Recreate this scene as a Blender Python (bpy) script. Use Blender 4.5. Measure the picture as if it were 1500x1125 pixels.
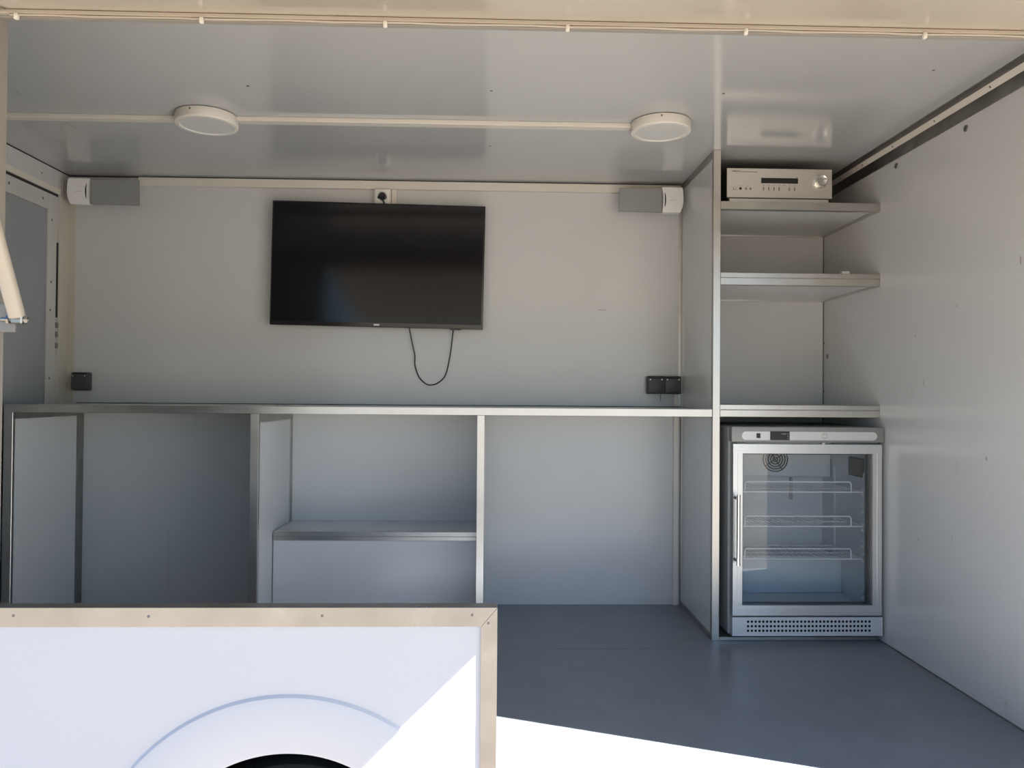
import bpy, bmesh, math, random
from mathutils import Vector, Matrix

for o in list(bpy.data.objects):
    bpy.data.objects.remove(o)
C = bpy.context.scene.collection
SC = bpy.context.scene
R = math.radians
random.seed(4)

# ------------------------------------------------------------------ camera
# origin: trailer floor (z = 0), front opening plane (y = 0); camera stands outside
YAW, PITCH, ROLL = 0.02893, 0.01225, 0.00755
fw = Vector((math.sin(YAW) * math.cos(PITCH), math.cos(YAW) * math.cos(PITCH), math.sin(PITCH)))
rt0 = Vector((math.cos(YAW), -math.sin(YAW), 0))
up0 = rt0.cross(fw)
rt = math.cos(ROLL) * rt0 + math.sin(ROLL) * up0
up = -math.sin(ROLL) * rt0 + math.cos(ROLL) * up0
cd = bpy.data.cameras.new('camera')
cam = bpy.data.objects.new('camera', cd)
C.objects.link(cam)
cam.matrix_world = Matrix(((rt.x, up.x, -fw.x, 0.0), (rt.y, up.y, -fw.y, -1.739), (rt.z, up.z, -fw.z, 0.969), (0, 0, 0, 1)))
cd.sensor_width = 36.0
cd.lens = 1130.0 / 1500.0 * 36.0
cd.clip_start = 0.02
SC.camera = cam

# ------------------------------------------------------------------ sky, sun, exposure
w = bpy.data.worlds.new('sky')
SC.world = w
w.use_nodes = True
nt = w.node_tree
sky = nt.nodes.new('ShaderNodeTexSky')
sky.sky_type = 'NISHITA'
sky.sun_disc = False
TO_SUN = Vector((2.553, -1.0, 2.287)).normalized()
sky.sun_elevation = math.asin(TO_SUN.z)
sky.sun_rotation = math.atan2(TO_SUN.x, TO_SUN.y)
sky.air_density = 1.0
sky.dust_density = 0.6
sky.ozone_density = 1.6
bg = nt.nodes['Background']
bg.inputs['Strength'].default_value = 0.25
tint = nt.nodes.new('ShaderNodeMix')
tint.data_type = 'RGBA'
tint.blend_type = 'MULTIPLY'
tint.inputs[0].default_value = 1.0
tint.inputs[7].default_value = (0.76, 0.98, 1.22, 1)
nt.links.new(sky.outputs[0], tint.inputs[6])
nt.links.new(tint.outputs[2], bg.inputs[0])

sd = bpy.data.lights.new('sun', 'SUN')
sd.energy = 92.0
sd.angle = R(0.53)
sd.color = (1.0, 0.972, 0.93)
sun = bpy.data.objects.new('sun', sd)
C.objects.link(sun)
sun.rotation_euler = (-TO_SUN).to_track_quat('-Z', 'Y').to_euler()
sun.location = (4, -3, 5)

SC.view_settings.view_transform = 'Standard'
SC.view_settings.look = 'None'
SC.view_settings.exposure = 0.0
SC.view_settings.gamma = 1.0
SC.view_settings.use_curve_mapping = False

# ------------------------------------------------------------------ materials
def mat(name, col, rough=0.5, metal=0.0, noise=0.0, scale=6.0, spec=0.5, bump=0.0, bscale=300.0, rvar=0.0, coat=0.0, stretch=None):
    m = bpy.data.materials.new(name)
    m.use_nodes = True
    n = m.node_tree
    b = n.nodes['Principled BSDF']
    b.inputs['Base Color'].default_value = (*col, 1)
    b.inputs['Roughness'].default_value = rough
    b.inputs['Metallic'].default_value = metal
    b.inputs['Specular IOR Level'].default_value = spec
    b.inputs['Coat Weight'].default_value = coat
    tc = n.nodes.new('ShaderNodeTexCoord')
    src = tc.outputs['Object']
    if stretch:
        mp = n.nodes.new('ShaderNodeMapping')
        mp.inputs['Scale'].default_value = stretch
        n.links.new(src, mp.inputs[0])
        src = mp.outputs[0]
    if noise or rvar:
        t = n.nodes.new('ShaderNodeTexNoise')
        t.inputs['Scale'].default_value = scale
        t.inputs['Detail'].default_value = 5
        n.links.new(src, t.inputs['Vector'])
    if noise:
        r = n.nodes.new('ShaderNodeValToRGB')
        r.color_ramp.elements[0].position = 0.3
        r.color_ramp.elements[1].position = 0.7
        r.color_ramp.elements[0].color = (*[c * (1 - noise) for c in col], 1)
        r.color_ramp.elements[1].color = (*[min(1, c * (1 + noise)) for c in col], 1)
        n.links.new(t.outputs['Fac'], r.inputs[0])
        n.links.new(r.outputs[0], b.inputs['Base Color'])
    if rvar:
        mr = n.nodes.new('ShaderNodeMapRange')
        mr.inputs['To Min'].default_value = rough - rvar
        mr.inputs['To Max'].default_value = rough + rvar
        n.links.new(t.outputs['Fac'], mr.inputs['Value'])
        n.links.new(mr.outputs[0], b.inputs['Roughness'])
    if bump:
        t2 = n.nodes.new('ShaderNodeTexNoise')
        t2.inputs['Scale'].default_value = bscale
        n.links.new(src, t2.inputs['Vector'])
        bp = n.nodes.new('ShaderNodeBump')
        bp.inputs['Strength'].default_value = bump
        bp.inputs['Distance'].default_value = 0.002
        n.links.new(t2.outputs['Fac'], bp.inputs['Height'])
        n.links.new(bp.outputs[0], b.inputs['Normal'])
    return m

M = {}
M['wall'] = mat('wall_gelcoat', (0.565, 0.567, 0.56), 0.22, noise=0.02, scale=3, spec=0.5, bump=0.02, bscale=60, rvar=0.03)
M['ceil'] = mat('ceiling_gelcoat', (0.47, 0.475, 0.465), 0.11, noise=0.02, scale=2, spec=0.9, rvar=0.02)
M['floor'] = mat('grey_vinyl', (0.190, 0.213, 0.245), 0.36, noise=0.06, scale=9, bump=0.10, bscale=420)
M['white_ext'] = mat('white_panel', (0.52, 0.54, 0.585), 0.25, noise=0.01, scale=2)
M['arch'] = mat('white_plastic_arch', (0.52, 0.54, 0.585), 0.35)
M['alu'] = mat('aluminium', (0.54, 0.515, 0.48), 0.33, 1.0, noise=0.06, scale=14, rvar=0.06, stretch=(1, 1, 1))
M['alu_dull'] = mat('aluminium_dull', (0.62, 0.61, 0.58), 0.42, 1.0, noise=0.10, scale=10, rvar=0.06)
M['alu_edge'] = mat('aluminium_outer_edge', (0.345, 0.345, 0.345), 0.26, 1.0, noise=0.10, scale=9, rvar=0.05)
M['alu_dark'] = mat('aluminium_dark', (0.30, 0.29, 0.28), 0.40, 1.0, noise=0.2, scale=8)
M['cream'] = mat('cream_plastic', (0.66, 0.62, 0.55), 0.38, noise=0.02)
M['cream_light'] = mat('cream_light_plastic', (0.72, 0.69, 0.63), 0.38)
M['cream_out'] = mat('weathered_cream_paint', (0.43, 0.385, 0.325), 0.4, noise=0.05)
M['jamb'] = mat('grey_cream_jamb', (0.27, 0.25, 0.22), 0.5, noise=0.05)
M['bracketm'] = mat('grey_bracket_paint', (0.20, 0.20, 0.19), 0.5)
M['scuffm'] = mat('brown_scuff', (0.30, 0.27, 0.22), 0.7)
M['strutm'] = mat('cream_strut_paint', (0.455, 0.405, 0.335), 0.3)
M['cream_dark'] = mat('cream_corner_trim', (0.50, 0.465, 0.40), 0.42, noise=0.04)
M['door_rim'] = mat('pale_door_rim', (0.50, 0.495, 0.47), 0.4, noise=0.04)
M['alu_strip'] = mat('aluminium_face_strip', (0.40, 0.39, 0.37), 0.42, 1.0, noise=0.10, scale=10, rvar=0.05)
M['joint_soft'] = mat('panel_joint', (0.40, 0.40, 0.40), 0.6)
M['hatchm'] = mat('hatch_gelcoat', (0.52, 0.455, 0.375), 0.14, noise=0.03, scale=3, spec=0.6)
M['white'] = mat('white_plastic', (0.80, 0.79, 0.76), 0.35)
M['whitegl'] = mat('white_diffuser', (0.62, 0.62, 0.59), 0.5)
M['grey_door'] = mat('grey_door_panel', (0.27, 0.285, 0.30), 0.35, noise=0.04, scale=4)
M['grey_grille'] = mat('grey_cloth_grille', (0.27, 0.275, 0.265), 0.75, bump=0.2, bscale=900)
M['jbox'] = mat('dark_grey_plastic', (0.055, 0.057, 0.06), 0.45)
M['black'] = mat('black_plastic', (0.012, 0.012, 0.013), 0.35)
M['screen'] = mat('tv_screen', (0.006, 0.006, 0.007), 0.13, spec=0.4)
M['bezel'] = mat('tv_bezel', (0.008, 0.008, 0.009), 0.28)
M['rubber'] = mat('rubber', (0.012, 0.012, 0.012), 0.85, bump=0.3, bscale=80)
M['dark'] = mat('dark_gap', (0.02, 0.02, 0.02), 0.8)
M['seam'] = mat('seam_sealant', (0.12, 0.12, 0.115), 0.7)
M['screw'] = mat('screw_steel', (0.20, 0.19, 0.18), 0.4, 0.8)
M['steel'] = mat('plain_steel', (0.34, 0.335, 0.32), 0.32, 1.0)
M['chrome'] = mat('bright_steel', (0.80, 0.79, 0.77), 0.18, 1.0)
M['amp'] = mat('silver_brushed', (0.72, 0.69, 0.63), 0.38, 0.75, noise=0.03, scale=30, stretch=(1, 1, 40))
M['amp_dark'] = mat('amplifier_case', (0.03, 0.03, 0.03), 0.5)
M['ink'] = mat('printed_ink', (0.05, 0.05, 0.05), 0.6)
M['ink2'] = mat('printed_grey_ink', (0.22, 0.21, 0.20), 0.6)
M['fr_body'] = mat('fridge_grey_body', (0.36, 0.36, 0.35), 0.4)
M['fr_silver'] = mat('fridge_silver', (0.66, 0.67, 0.67), 0.34, 0.85, noise=0.03)
M['fr_head'] = mat('fridge_head_grey', (0.28, 0.275, 0.265), 0.45, 0.3)
M['fr_light'] = mat('fridge_light_strip', (0.62, 0.62, 0.61), 0.4, 0.4)
M['fr_inner'] = mat('fridge_liner', (0.62, 0.66, 0.70), 0.4)
M['fr_kick'] = mat('fridge_kick_plate', (0.66, 0.67, 0.69), 0.4, 0.3)
M['wire'] = mat('white_coated_wire', (0.80, 0.82, 0.84), 0.4)
M['tan_ground'] = mat('bounce_gravel', (0.078, 0.064, 0.049), 0.95, noise=0.25, scale=0.6, bump=0.4, bscale=20)

def glass_mat():
    m = bpy.data.materials.new('window_glass')
    m.use_nodes = True
    n = m.node_tree
    n.nodes.remove(n.nodes['Principled BSDF'])
    out = n.nodes['Material Output']
    fr = n.nodes.new('ShaderNodeFresnel'); fr.inputs['IOR'].default_value = 1.5
    ad = n.nodes.new('ShaderNodeMath'); ad.operation = 'MULTIPLY_ADD'
    ad.inputs[1].default_value = 1.15; ad.inputs[2].default_value = 0.015
    tr = n.nodes.new('ShaderNodeBsdfTransparent'); tr.inputs[0].default_value = (0.93, 0.96, 0.97, 1)
    gl = n.nodes.new('ShaderNodeBsdfGlossy'); gl.inputs['Roughness'].default_value = 0.015
    mx = n.nodes.new('ShaderNodeMixShader')
    n.links.new(fr.outputs[0], ad.inputs[0]); n.links.new(ad.outputs[0], mx.inputs[0])
    n.links.new(tr.outputs[0], mx.inputs[1]); n.links.new(gl.outputs[0], mx.inputs[2])
    n.links.new(mx.outputs[0], out.inputs[0])
    return m
M['glass'] = glass_mat()

def add_scuffs(m):
    """brown rub marks scattered over a white wall"""
    n = m.node_tree
    b = n.nodes['Principled BSDF']
    tc = n.nodes.new('ShaderNodeTexCoord')
    mp = n.nodes.new('ShaderNodeMapping'); mp.inputs['Scale'].default_value = (1, 9, 4)
    n.links.new(tc.outputs['Object'], mp.inputs[0])
    t = n.nodes.new('ShaderNodeTexNoise'); t.inputs['Scale'].default_value = 3.2; t.inputs['Detail'].default_value = 3
    n.links.new(mp.outputs[0], t.inputs['Vector'])
    r = n.nodes.new('ShaderNodeValToRGB')
    r.color_ramp.elements[0].position = 0.69; r.color_ramp.elements[1].position = 0.74
    n.links.new(t.outputs['Fac'], r.inputs[0])
    mx = n.nodes.new('ShaderNodeMix'); mx.data_type = 'RGBA'
    old = b.inputs['Base Color'].links[0].from_socket
    n.links.new(r.outputs[0], mx.inputs[0]); n.links.new(old, mx.inputs[6])
    mx.inputs[7].default_value = (0.50, 0.47, 0.41, 1)
    n.links.new(mx.outputs[2], b.inputs['Base Color'])
M['wall_r'] = mat('wall_gelcoat_scuffed', (0.565, 0.567, 0.56), 0.22, noise=0.02, scale=3, bump=0.02, bscale=60, rvar=0.03)
add_scuffs(M['wall_r'])

# ------------------------------------------------------------------ mesh helpers
class MB:
    def __init__(s):
        s.bm = bmesh.new()
    def box(s, x0, x1, y0, y1, z0, z1, bev=0.0, seg=1):
        t = bmesh.new()
        bmesh.ops.create_cube(t, size=1)
        bmesh.ops.transform(t, verts=t.verts, matrix=Matrix.Translation(((x0 + x1) / 2, (y0 + y1) / 2, (z0 + z1) / 2)) @ Matrix.Diagonal((x1 - x0, y1 - y0, z1 - z0, 1)))
        if bev:
            bmesh.ops.bevel(t, geom=list(t.edges), offset=bev, segments=seg, profile=0.5, affect='EDGES')
        s.merge(t)
        return s
    def merge(s, t):
        mp = {v: s.bm.verts.new(v.co) for v in t.verts}
        for f in t.faces:
            s.bm.faces.new([mp[v] for v in f.verts])
        t.free()
    def poly(s, pts, faces):
        vs = [s.bm.verts.new(p) for p in pts]
        for f in faces:
            s.bm.faces.new([vs[i] for i in f])
        return s
    def prism(s, prof, axis, a, b):
        """closed 2-D outline extruded along an axis; prof in the other two axes (ascending order)"""
        def P(u, v, t):
            return {0: (t, u, v), 1: (u, t, v), 2: (u, v, t)}[axis]
        n = len(prof)
        A = [s.bm.verts.new(P(u, v, a)) for u, v in prof]
        Bv = [s.bm.verts.new(P(u, v, b)) for u, v in prof]
        s.bm.faces.new(A); s.bm.faces.new(Bv[::-1])
        for i in range(n):
            s.bm.faces.new((A[i], Bv[i], Bv[(i + 1) % n], A[(i + 1) % n]))
        return s
    def tube(s, pts, r, n=10, cap=True):
        pts = [Vector(p) for p in pts]
        rings = []
        up_ = None
        for i, p in enumerate(pts):
            d = (pts[min(i + 1, len(pts) - 1)] - pts[max(i - 1, 0)]).normalized()
            if up_ is None:
                up_ = Vector((0, 0, 1)) if abs(d.z) < 0.9 else Vector((1, 0, 0))
            sx = d.cross(up_).normalized(); sy = sx.cross(d).normalized(); up_ = sy
            rr = r[i] if isinstance(r, (list, tuple)) else r
            rings.append([s.bm.verts.new(p + rr * (math.cos(2 * math.pi * k / n) * sx + math.sin(2 * math.pi * k / n) * sy)) for k in range(n)])
        for a, b in zip(rings, rings[1:]):
            for k in range(n):
                s.bm.faces.new((a[k], a[(k + 1) % n], b[(k + 1) % n], b[k]))
        if cap:
            s.bm.faces.new(rings[0][::-1]); s.bm.faces.new(rings[-1])
        return s
    def lathe(s, prof, c, axis, n=40):
        """prof: list of (radius, offset along axis)"""
        c = Vector(c); ax = Vector(axis).normalized()
        u = ax.orthogonal().normalized(); v = ax.cross(u)
        rings = []
        for r, h in prof:
            if r < 1e-6:
                rings.append([s.bm.verts.new(c + ax * h)])
            else:
                rings.append([s.bm.verts.new(c + ax * h + r * (math.cos(2 * math.pi * k / n) * u + math.sin(2 * math.pi * k / n) * v)) for k in range(n)])
        for a, b in zip(rings, rings[1:]):
            for k in range(n):
                k2 = (k + 1) % n
                if len(a) == 1 and len(b) == 1:
                    continue
                if len(a) == 1:
                    s.bm.faces.new((a[0], b[k2], b[k]))
                elif len(b) == 1:
                    s.bm.faces.new((a[k], a[k2], b[0]))
                else:
                    s.bm.faces.new((a[k], a[k2], b[k2], b[k]))
        return s

def wloc(o):
    v = Vector((0, 0, 0))
    while o:
        v += o.location
        o = o.parent
    return v

def obj(name, mb, m, parent=None, origin=None):
    bm = mb.bm
    bmesh.ops.recalc_face_normals(bm, faces=bm.faces)
    me = bpy.data.meshes.new(name)
    off = wloc(parent) if parent else Vector(origin or (0, 0, 0))
    bmesh.ops.translate(bm, verts=bm.verts, vec=-off)
    bm.to_mesh(me); bm.free()
    me.polygons.foreach_set('use_smooth', [True] * len(me.polygons))
    me.set_sharp_from_angle(angle=R(32))
    me.materials.append(M[m] if isinstance(m, str) else m)
    o = bpy.data.objects.new(name, me)
    C.objects.link(o)
    if parent:
        o.parent = parent
    elif origin:
        o.location = origin
    return o

def tag(o, label=None, cat=None, group=None, kind=None):
    if label: o['label'] = label
    if cat: o['category'] = cat
    if group: o['group'] = group
    if kind: o['kind'] = kind
    return o

def thing(name, label, cat, loc, group=None):
    o = bpy.data.objects.new(name, None)
    o.empty_display_size = 0.05
    C.objects.link(o)
    o.location = loc
    return tag(o, label, cat, group)

def bx(name, m, parent, x0, x1, y0, y1, z0, z1, bev=0.0, seg=1):
    return obj(name, MB().box(x0, x1, y0, y1, z0, z1, bev, seg), m, parent)

def screw(parent, p, axis, r=0.004, h=0.0015, m='screw', name='screw'):
    return obj(name, MB().lathe([(0, h), (r * 0.6, h), (r, h * 0.3), (r, 0)], p, axis, 10), m, parent)

# ------------------------------------------------------------------ room dimensions
YB, YS, ZC, XR, XL = 1.815, 1.291, 1.944, 1.556, -1.918
XP0, XP1 = 0.883, 0.912          # tall partition

# ground outside, out of view: plain plane only for bounce light and reflections
g = obj('ground', MB().poly([(-60, -60, -0.5), (60, -60, -0.5), (60, 60, -0.5), (-60, 60, -0.5)], [(0, 1, 2, 3)]), 'tan_ground')
tag(g, 'plain gravel ground outside the trailer, unseen, for bounce light', 'ground', kind='structure')

# floor
fl = obj('floor', MB().box(XL, XR, 0.0, YB, -0.06, 0.0), 'floor')
tag(fl, 'dark grey vinyl floor of the trailer', 'floor', kind='structure')
bx('floor_joint', 'seam', fl, 0.26, 0.70, 1.198, 1.1995, -0.001, 0.0004)
bx('threshold', 'alu_dull', fl, 0.03, XR, -0.03, 0.0, -0.06, 0.0)

# ceiling of two sheets with an open joint
ce = obj('ceiling', MB().box(XL - 0.04, XR + 0.04, 0.0, YB + 0.04, ZC + 0.006, ZC + 0.05), 'seam')
tag(ce, 'glossy pale grey ceiling made of two sheets', 'ceiling', kind='structure')
bx('ceiling_panel', 'ceil', ce, XL, -1.5525, 0.015, YB, ZC, ZC + 0.006)
bx('ceiling_panel', 'ceil', ce, -1.5500, XR, 0.015, YB, ZC, ZC + 0.006)
for x, y in [(-0.779, 0.736), (-0.002, 0.737), (-0.006, 1.294), (0.749, 0.723), (1.319, 0.517)]:
    screw(ce, (x, y, ZC), (0, 0, -1), 0.0045)

# back wall
wb = obj('wall_back', MB().box(XL - 0.04, XR + 0.04, YB, YB + 0.04, -0.06, ZC), 'wall')
tag(wb, 'white glossy back wall behind the television', 'wall', kind='structure')
bx('panel_joint', 'joint_soft', wb, -1.452, -1.4505, YB - 0.0005, YB + 0.001, 0.0, 0.33)
bx('corner_joint', 'seam', wb, XR - 0.004, XR, YB - 0.002, YB, 0.0, ZC)
bx('ceiling_joint', 'dark', wb, XL, XP0, YB - 0.002, YB, ZC - 0.005, ZC)
obj('scratch', MB().box(0.50, 0.535, YB - 0.0006, YB, 1.357, 1.3595), 'ink2', wb)

# right wall
wr = obj('wall_right', MB().box(XR, XR + 0.04, -0.016, YB, -0.06, ZC), 'wall_r')
tag(wr, 'long white right wall with small scuffs', 'wall', kind='structure')
for y, z in [(0.738, 1.85), (1.172, 1.855)]:
    o = obj('bolt', MB().lathe([(0, 0.002), (0.0045, 0.002), (0.005, 0.0035), (0.010, 0.003), (0.011, 0.0)], (XR, y, z), (-1, 0, 0), 16), 'screw', wr)
obj('bolt', MB().lathe([(0, 0.004), (0.004, 0.004), (0.010, 0.002), (0.011, 0.0)], (XR, 1.774, 1.151), (-1, 0, 0), 14), 'screw', wr)
for z in [1.575, 1.215, 0.99]:
    screw(wr, (XR, 1.808, z), (-1, 0, 0), 0.005, 0.002)
for y, z, dy, dz in [(1.038, 1.193, 0.006, 0.01), (1.033, 1.088, 0.005, 0.006), (0.984, 1.02, 0.003, 0.03), (1.06, 0.984, 0.002, 0.034), (0.634, 0.776, 0.008, 0.016), (0.786, 1.272, 0.006, 0.01), (1.018, 0.452, 0.012, 0.006), (0.478, 1.372, 0.006, 0.03)]:
    obj('scuff', MB().poly([(XR - 0.0004, y - dy / 2, z - dz / 2), (XR - 0.0004, y + dy / 3, z - dz / 3), (XR - 0.0004, y + dy / 2, z + dz / 2), (XR - 0.0004, y - dy / 4, z + dz / 4), (XR, y - dy / 2, z - dz / 2), (XR, y + dy / 3, z - dz / 3), (XR, y + dy / 2, z + dz / 2), (XR, y - dy / 4, z + dz / 4)], [(0, 1, 2, 3), (4, 5, 6, 7), (0, 1, 5, 4), (1, 2, 6, 5), (2, 3, 7, 6), (3, 0, 4, 7)]), 'scuffm', wr)
bx('floor_seal', 'seam', wr, XR - 0.003, XR, 0.0, YB, 0.0, 0.004)

# aluminium track in the corner of ceiling and right wall
t1 = obj('trim_1', MB().prism([(1.506, ZC), (1.506, ZC - 0.004), (XR - 0.014, ZC - 0.004), (XR - 0.004, ZC - 0.016), (XR - 0.004, 1.880), (XR, 1.880), (XR, ZC)], 1, 0.03, YB - 0.002), 'alu_dark')
tag(t1, 'dark metal corner track between ceiling and right wall', 'trim', kind='structure')
obj('light_strip_cover', MB().prism([(1.5385, ZC - 0.0045), (XR - 0.0045, ZC - 0.021), (XR - 0.0043, ZC - 0.014), (XR - 0.014, ZC - 0.0042)], 1, 0.03, YB - 0.004), 'cream', t1)
for y in [0.30, 0.60, 0.90, 1.18, 1.42, 1.62]:
    screw(t1, (1.5455, y, ZC - 0.0115), (-0.82, 0, -0.57), 0.005, 0.002)

# left wall around the door (door y 0.95-1.715, z 0.03-1.82)
wl = obj('wall_left', MB().box(XL - 0.04, XL, 0.0, 0.94, -0.06, ZC).box(XL - 0.04, XL, 0.94, YB, 1.835, ZC).box(XL - 0.04, XL, 1.725, YB, -0.06, 1.835).box(XL - 0.04, XL, 0.94, 1.725, -0.06, 0.02), 'wall')
tag(wl, 'white left end wall above and beside the door', 'wall', kind='structure')
bx('door_head_trim', 'cream', wl, XL, XL + 0.004, 0.94, 1.742, 1.836, 1.862, 0.001)
bx('door_post_trim', 'cream_dark', wl, XL, XL + 0.006, 1.730, 1.752, 0.0, 1.836, 0.001)
bx('corner_trim', 'cream_dark', wl, XL, XL + 0.004, 1.754, YB - 0.004, 0.0, 1.905, 0.001)
bx('corner_trim', 'cream_dark', wl, XL + 0.0, XL + 0.034, YB - 0.005, YB - 0.0002, 0.0, 1.905, 0.001)
bx('ceiling_joint', 'dark', wl, XL - 0.001, XL + 0.002, 0.0, YB, ZC - 0.004, ZC)
screw(wl, (XL, 1.60, 1.895), (1, 0, 0), 0.004)

d1 = obj('door_1', MB().box(XL - 0.036, XL - 0.004, 0.95, 1.716, 0.03, 1.822), 'grey_door')
tag(d1, 'grey end door with riveted pale metal frame', 'door', kind='structure')
bx('door_frame', 'door_rim', d1, XL - 0.004, XL + 0.003, 1.648, 1.714, 0.03, 1.822, 0.001)
bx('door_frame', 'door_rim', d1, XL - 0.004, XL + 0.003, 0.95, 1.648, 1.752, 1.822, 0.001)
bx('door_frame', 'door_rim', d1, XL - 0.004, XL + 0.003, 0.95, 1.016, 0.03, 1.752, 0.001)
for y, z in [(1.372, 1.79), (1.606, 1.789), (1.676, 1.711), (1.676, 1.44), (1.672, 1.317), (1.672, 1.02)]:
    screw(d1, (XL + 0.003, y, z), (1, 0, 0), 0.006, 0.002)
bx('gap_strip', 'dark', d1, XL - 0.034, XL + 0.0036, 1.7165, 1.7285, 1.29, 1.62)  # dark colour stands for the shade inside the open door gap
bx('gap_strip', 'cream_dark', d1, XL - 0.034, XL - 0.002, 1.7165, 1.7245, 0.03, 1.29)
bx('gap_strip', 'cream_dark', d1, XL - 0.034, XL - 0.002, 1.7165, 1.7245, 1.62, 1.822)
bx('gap_strip', 'dark', d1, XL - 0.034, XL + 0.001, 0.95, 1.7245, 1.8225, 1.8345)  # added dark backing, blocks outside light leaking in above the door
for z in (1.255, 1.215, 1.165):
    bx('hinge_leaf', 'screw', d1, XL - 0.004, XL + 0.008, 1.716, 1.729, z - 0.012, z + 0.012, 0.001)

# front wall: closed left end, jamb, low panel with the wheel arch
AC, AR = (-0.442, -0.157), 0.327
def front_outline():
    zt, zb = 0.484, -0.22
    pts = [(-1.99, zb), (-1.99, zt), (0.018, zt), (0.018, zb)]
    a0 = math.asin((zb - AC[1]) / AR)
    n = 48
    for i in range(n + 1):
        a = a0 + (math.pi - 2 * a0) * i / n
        pts.append((AC[0] + AR * math.cos(a), AC[1] + AR * math.sin(a)))
    return pts
wf = obj('wall_front', MB().prism(front_outline(), 1, 0.002, 0.034), 'white_ext')
tag(wf, 'low white outer side panel with metal edging and wheel arch', 'wall', kind='structure')
bx('upper_side_panel', 'white_ext', wf, -1.99, -1.122, 0.002, 0.034, 0.484, 1.98)
bx('jamb_post', 'jamb', wf, -1.122, -1.0985, -0.004, 0.036, 0.489, 1.81, 0.002)
# mitred aluminium edging, front face 42 mm wide
zt, zi, xo, xi = 0.488, 0.446, 0.021, -0.015
obj('edge_rail', MB().prism([(-1.99, zi), (-1.99, zt), (xo, zt), (xi, zi)], 1, -0.0025, 0.002), 'alu_edge', wf)
obj('edge_rail', MB().prism([(xi, zi - 0.0012), (xo, zt - 0.0014), (xo, -0.22), (xi, -0.22)], 1, -0.0027, 0.002), 'alu_edge', wf)
bx('edge_cap', 'alu_edge', wf, -1.99, xo, 0.0, 0.036, 0.484, 0.4882)
bx('edge_cap', 'alu_edge', wf, 0.018, xo + 0.0004, 0.0, 0.036, -0.22, 0.4878)
for x, z in [(-1.045, 0.471), (-0.751, 0.469), (-0.369, 0.470), (-0.035, 0.4715), (0.0015, 0.4535)]:
    screw(wf, (x, -0.0027, z), (0, -1, 0), 0.0032, 0.001)
# raised arch moulding
def arch_ring():
    mb = MB()
    prof = [(AR - 0.006, 0.034), (AR - 0.004, -0.004), (AR + 0.002, -0.007), (0.434, -0.007), (0.446, -0.0045), (0.4525, 0.002)]
    n = 72
    a0, a1 = R(-7), R(187)
    rows = []
    for i in range(n + 1):
        a = a0 + (a1 - a0) * i / n
        rows.append([mb.bm.verts.new((AC[0] + r * math.cos(a), y, AC[1] + r * math.sin(a))) for r, y in prof])
    for a, b in zip(rows, rows[1:]):
        for k in range(len(prof) - 1):
            mb.bm.faces.new((a[k], a[k + 1], b[k + 1], b[k]))
    return mb
obj('wheel_arch', arch_ring(), 'arch', wf)
# wheel well behind the arch and chassis skirt under the floor
bx('wheel_well', 'rubber', wf, -0.90, 0.016, 0.30, 0.32, -0.30, -0.062)
bx('well_roof', 'rubber', wf, -0.80, -0.085, 0.034, 0.30, 0.175, 0.18)
bx('well_roof', 'rubber', wf, -0.80, -0.085, 0.295, 0.30, 0.0, 0.18)
bx('well_roof', 'rubber', wf, -0.80, -0.795, 0.034, 0.30, 0.0, 0.18)
bx('well_roof', 'rubber', wf, -0.090, -0.085, 0.034, 0.30, 0.0, 0.18)

wh = thing('wheel', 'black trailer wheel inside the white wheel arch', 'wheel', (AC[0], 0.13, -0.5))
obj('tyre', MB().lathe([(0.20, -0.085), (0.225, -0.095), (0.285, -0.092), (0.303, -0.07), (0.308, 0.0), (0.303, 0.07), (0.285, 0.092), (0.20, 0.085)], (AC[0], 0.13, -0.19), (0, 1, 0), 48), 'rubber', wh)
obj('rim', MB().lathe([(0, -0.03), (0.06, -0.03), (0.15, -0.045), (0.175, -0.05), (0.195, -0.082), (0.203, -0.085), (0.2, 0.085), (0, 0.06)], (AC[0], 0.13, -0.19), (0, 1, 0), 36), 'alu_dull', wh)

# header beam over the opening
t2 = obj('trim_2', MB().box(-1.99, XR + 0.04, 0.0, 0.014, 1.803, ZC + 0.05), 'cream_out')
tag(t2, 'cream header beam along the top of the opening', 'trim', kind='structure')
bx('drip_rail', 'cream_out', t2, -1.12, XR + 0.02, -0.010, 0.0, 1.8035, 1.812, 0.001)
bx('hinge_sun_stop', 'cream_out', t2, -1.12, XR + 0.02, -0.024, 0.0, 1.848, 1.862, 0.001)  # added strip out of view, keeps sun from slipping between hatch and header
bx('edge_profile', 'jamb', t2, -1.0985, XR, 0.0, 0.015, 1.7985, 1.803, 0.001)

# thin cable clipped under the header
cb = thing('cable', 'thin white cable clipped along the front roof edge', 'cable', (0.2, -0.006, 1.80))
obj('cable_run', MB().tube([(-1.07 + 0.0886 * i, -0.0065, 1.8005 + 0.001 * math.sin(i * 2.1)) for i in range(30)], 0.0026, 8), 'cream_out', cb)
for x in [-1.055, -0.649, -0.241, 0.170, 0.577, 0.991, 1.40]:
    mb = MB().box(x - 0.0045, x + 0.0045, -0.0125, -0.003, 1.7895, 1.8035, 0.0022, 2)
    mb.tube([(x, -0.012, 1.797), (x, -0.015, 1.797)], 0.0018, 8)
    obj('clip', mb, 'cream_light', cb)

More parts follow.
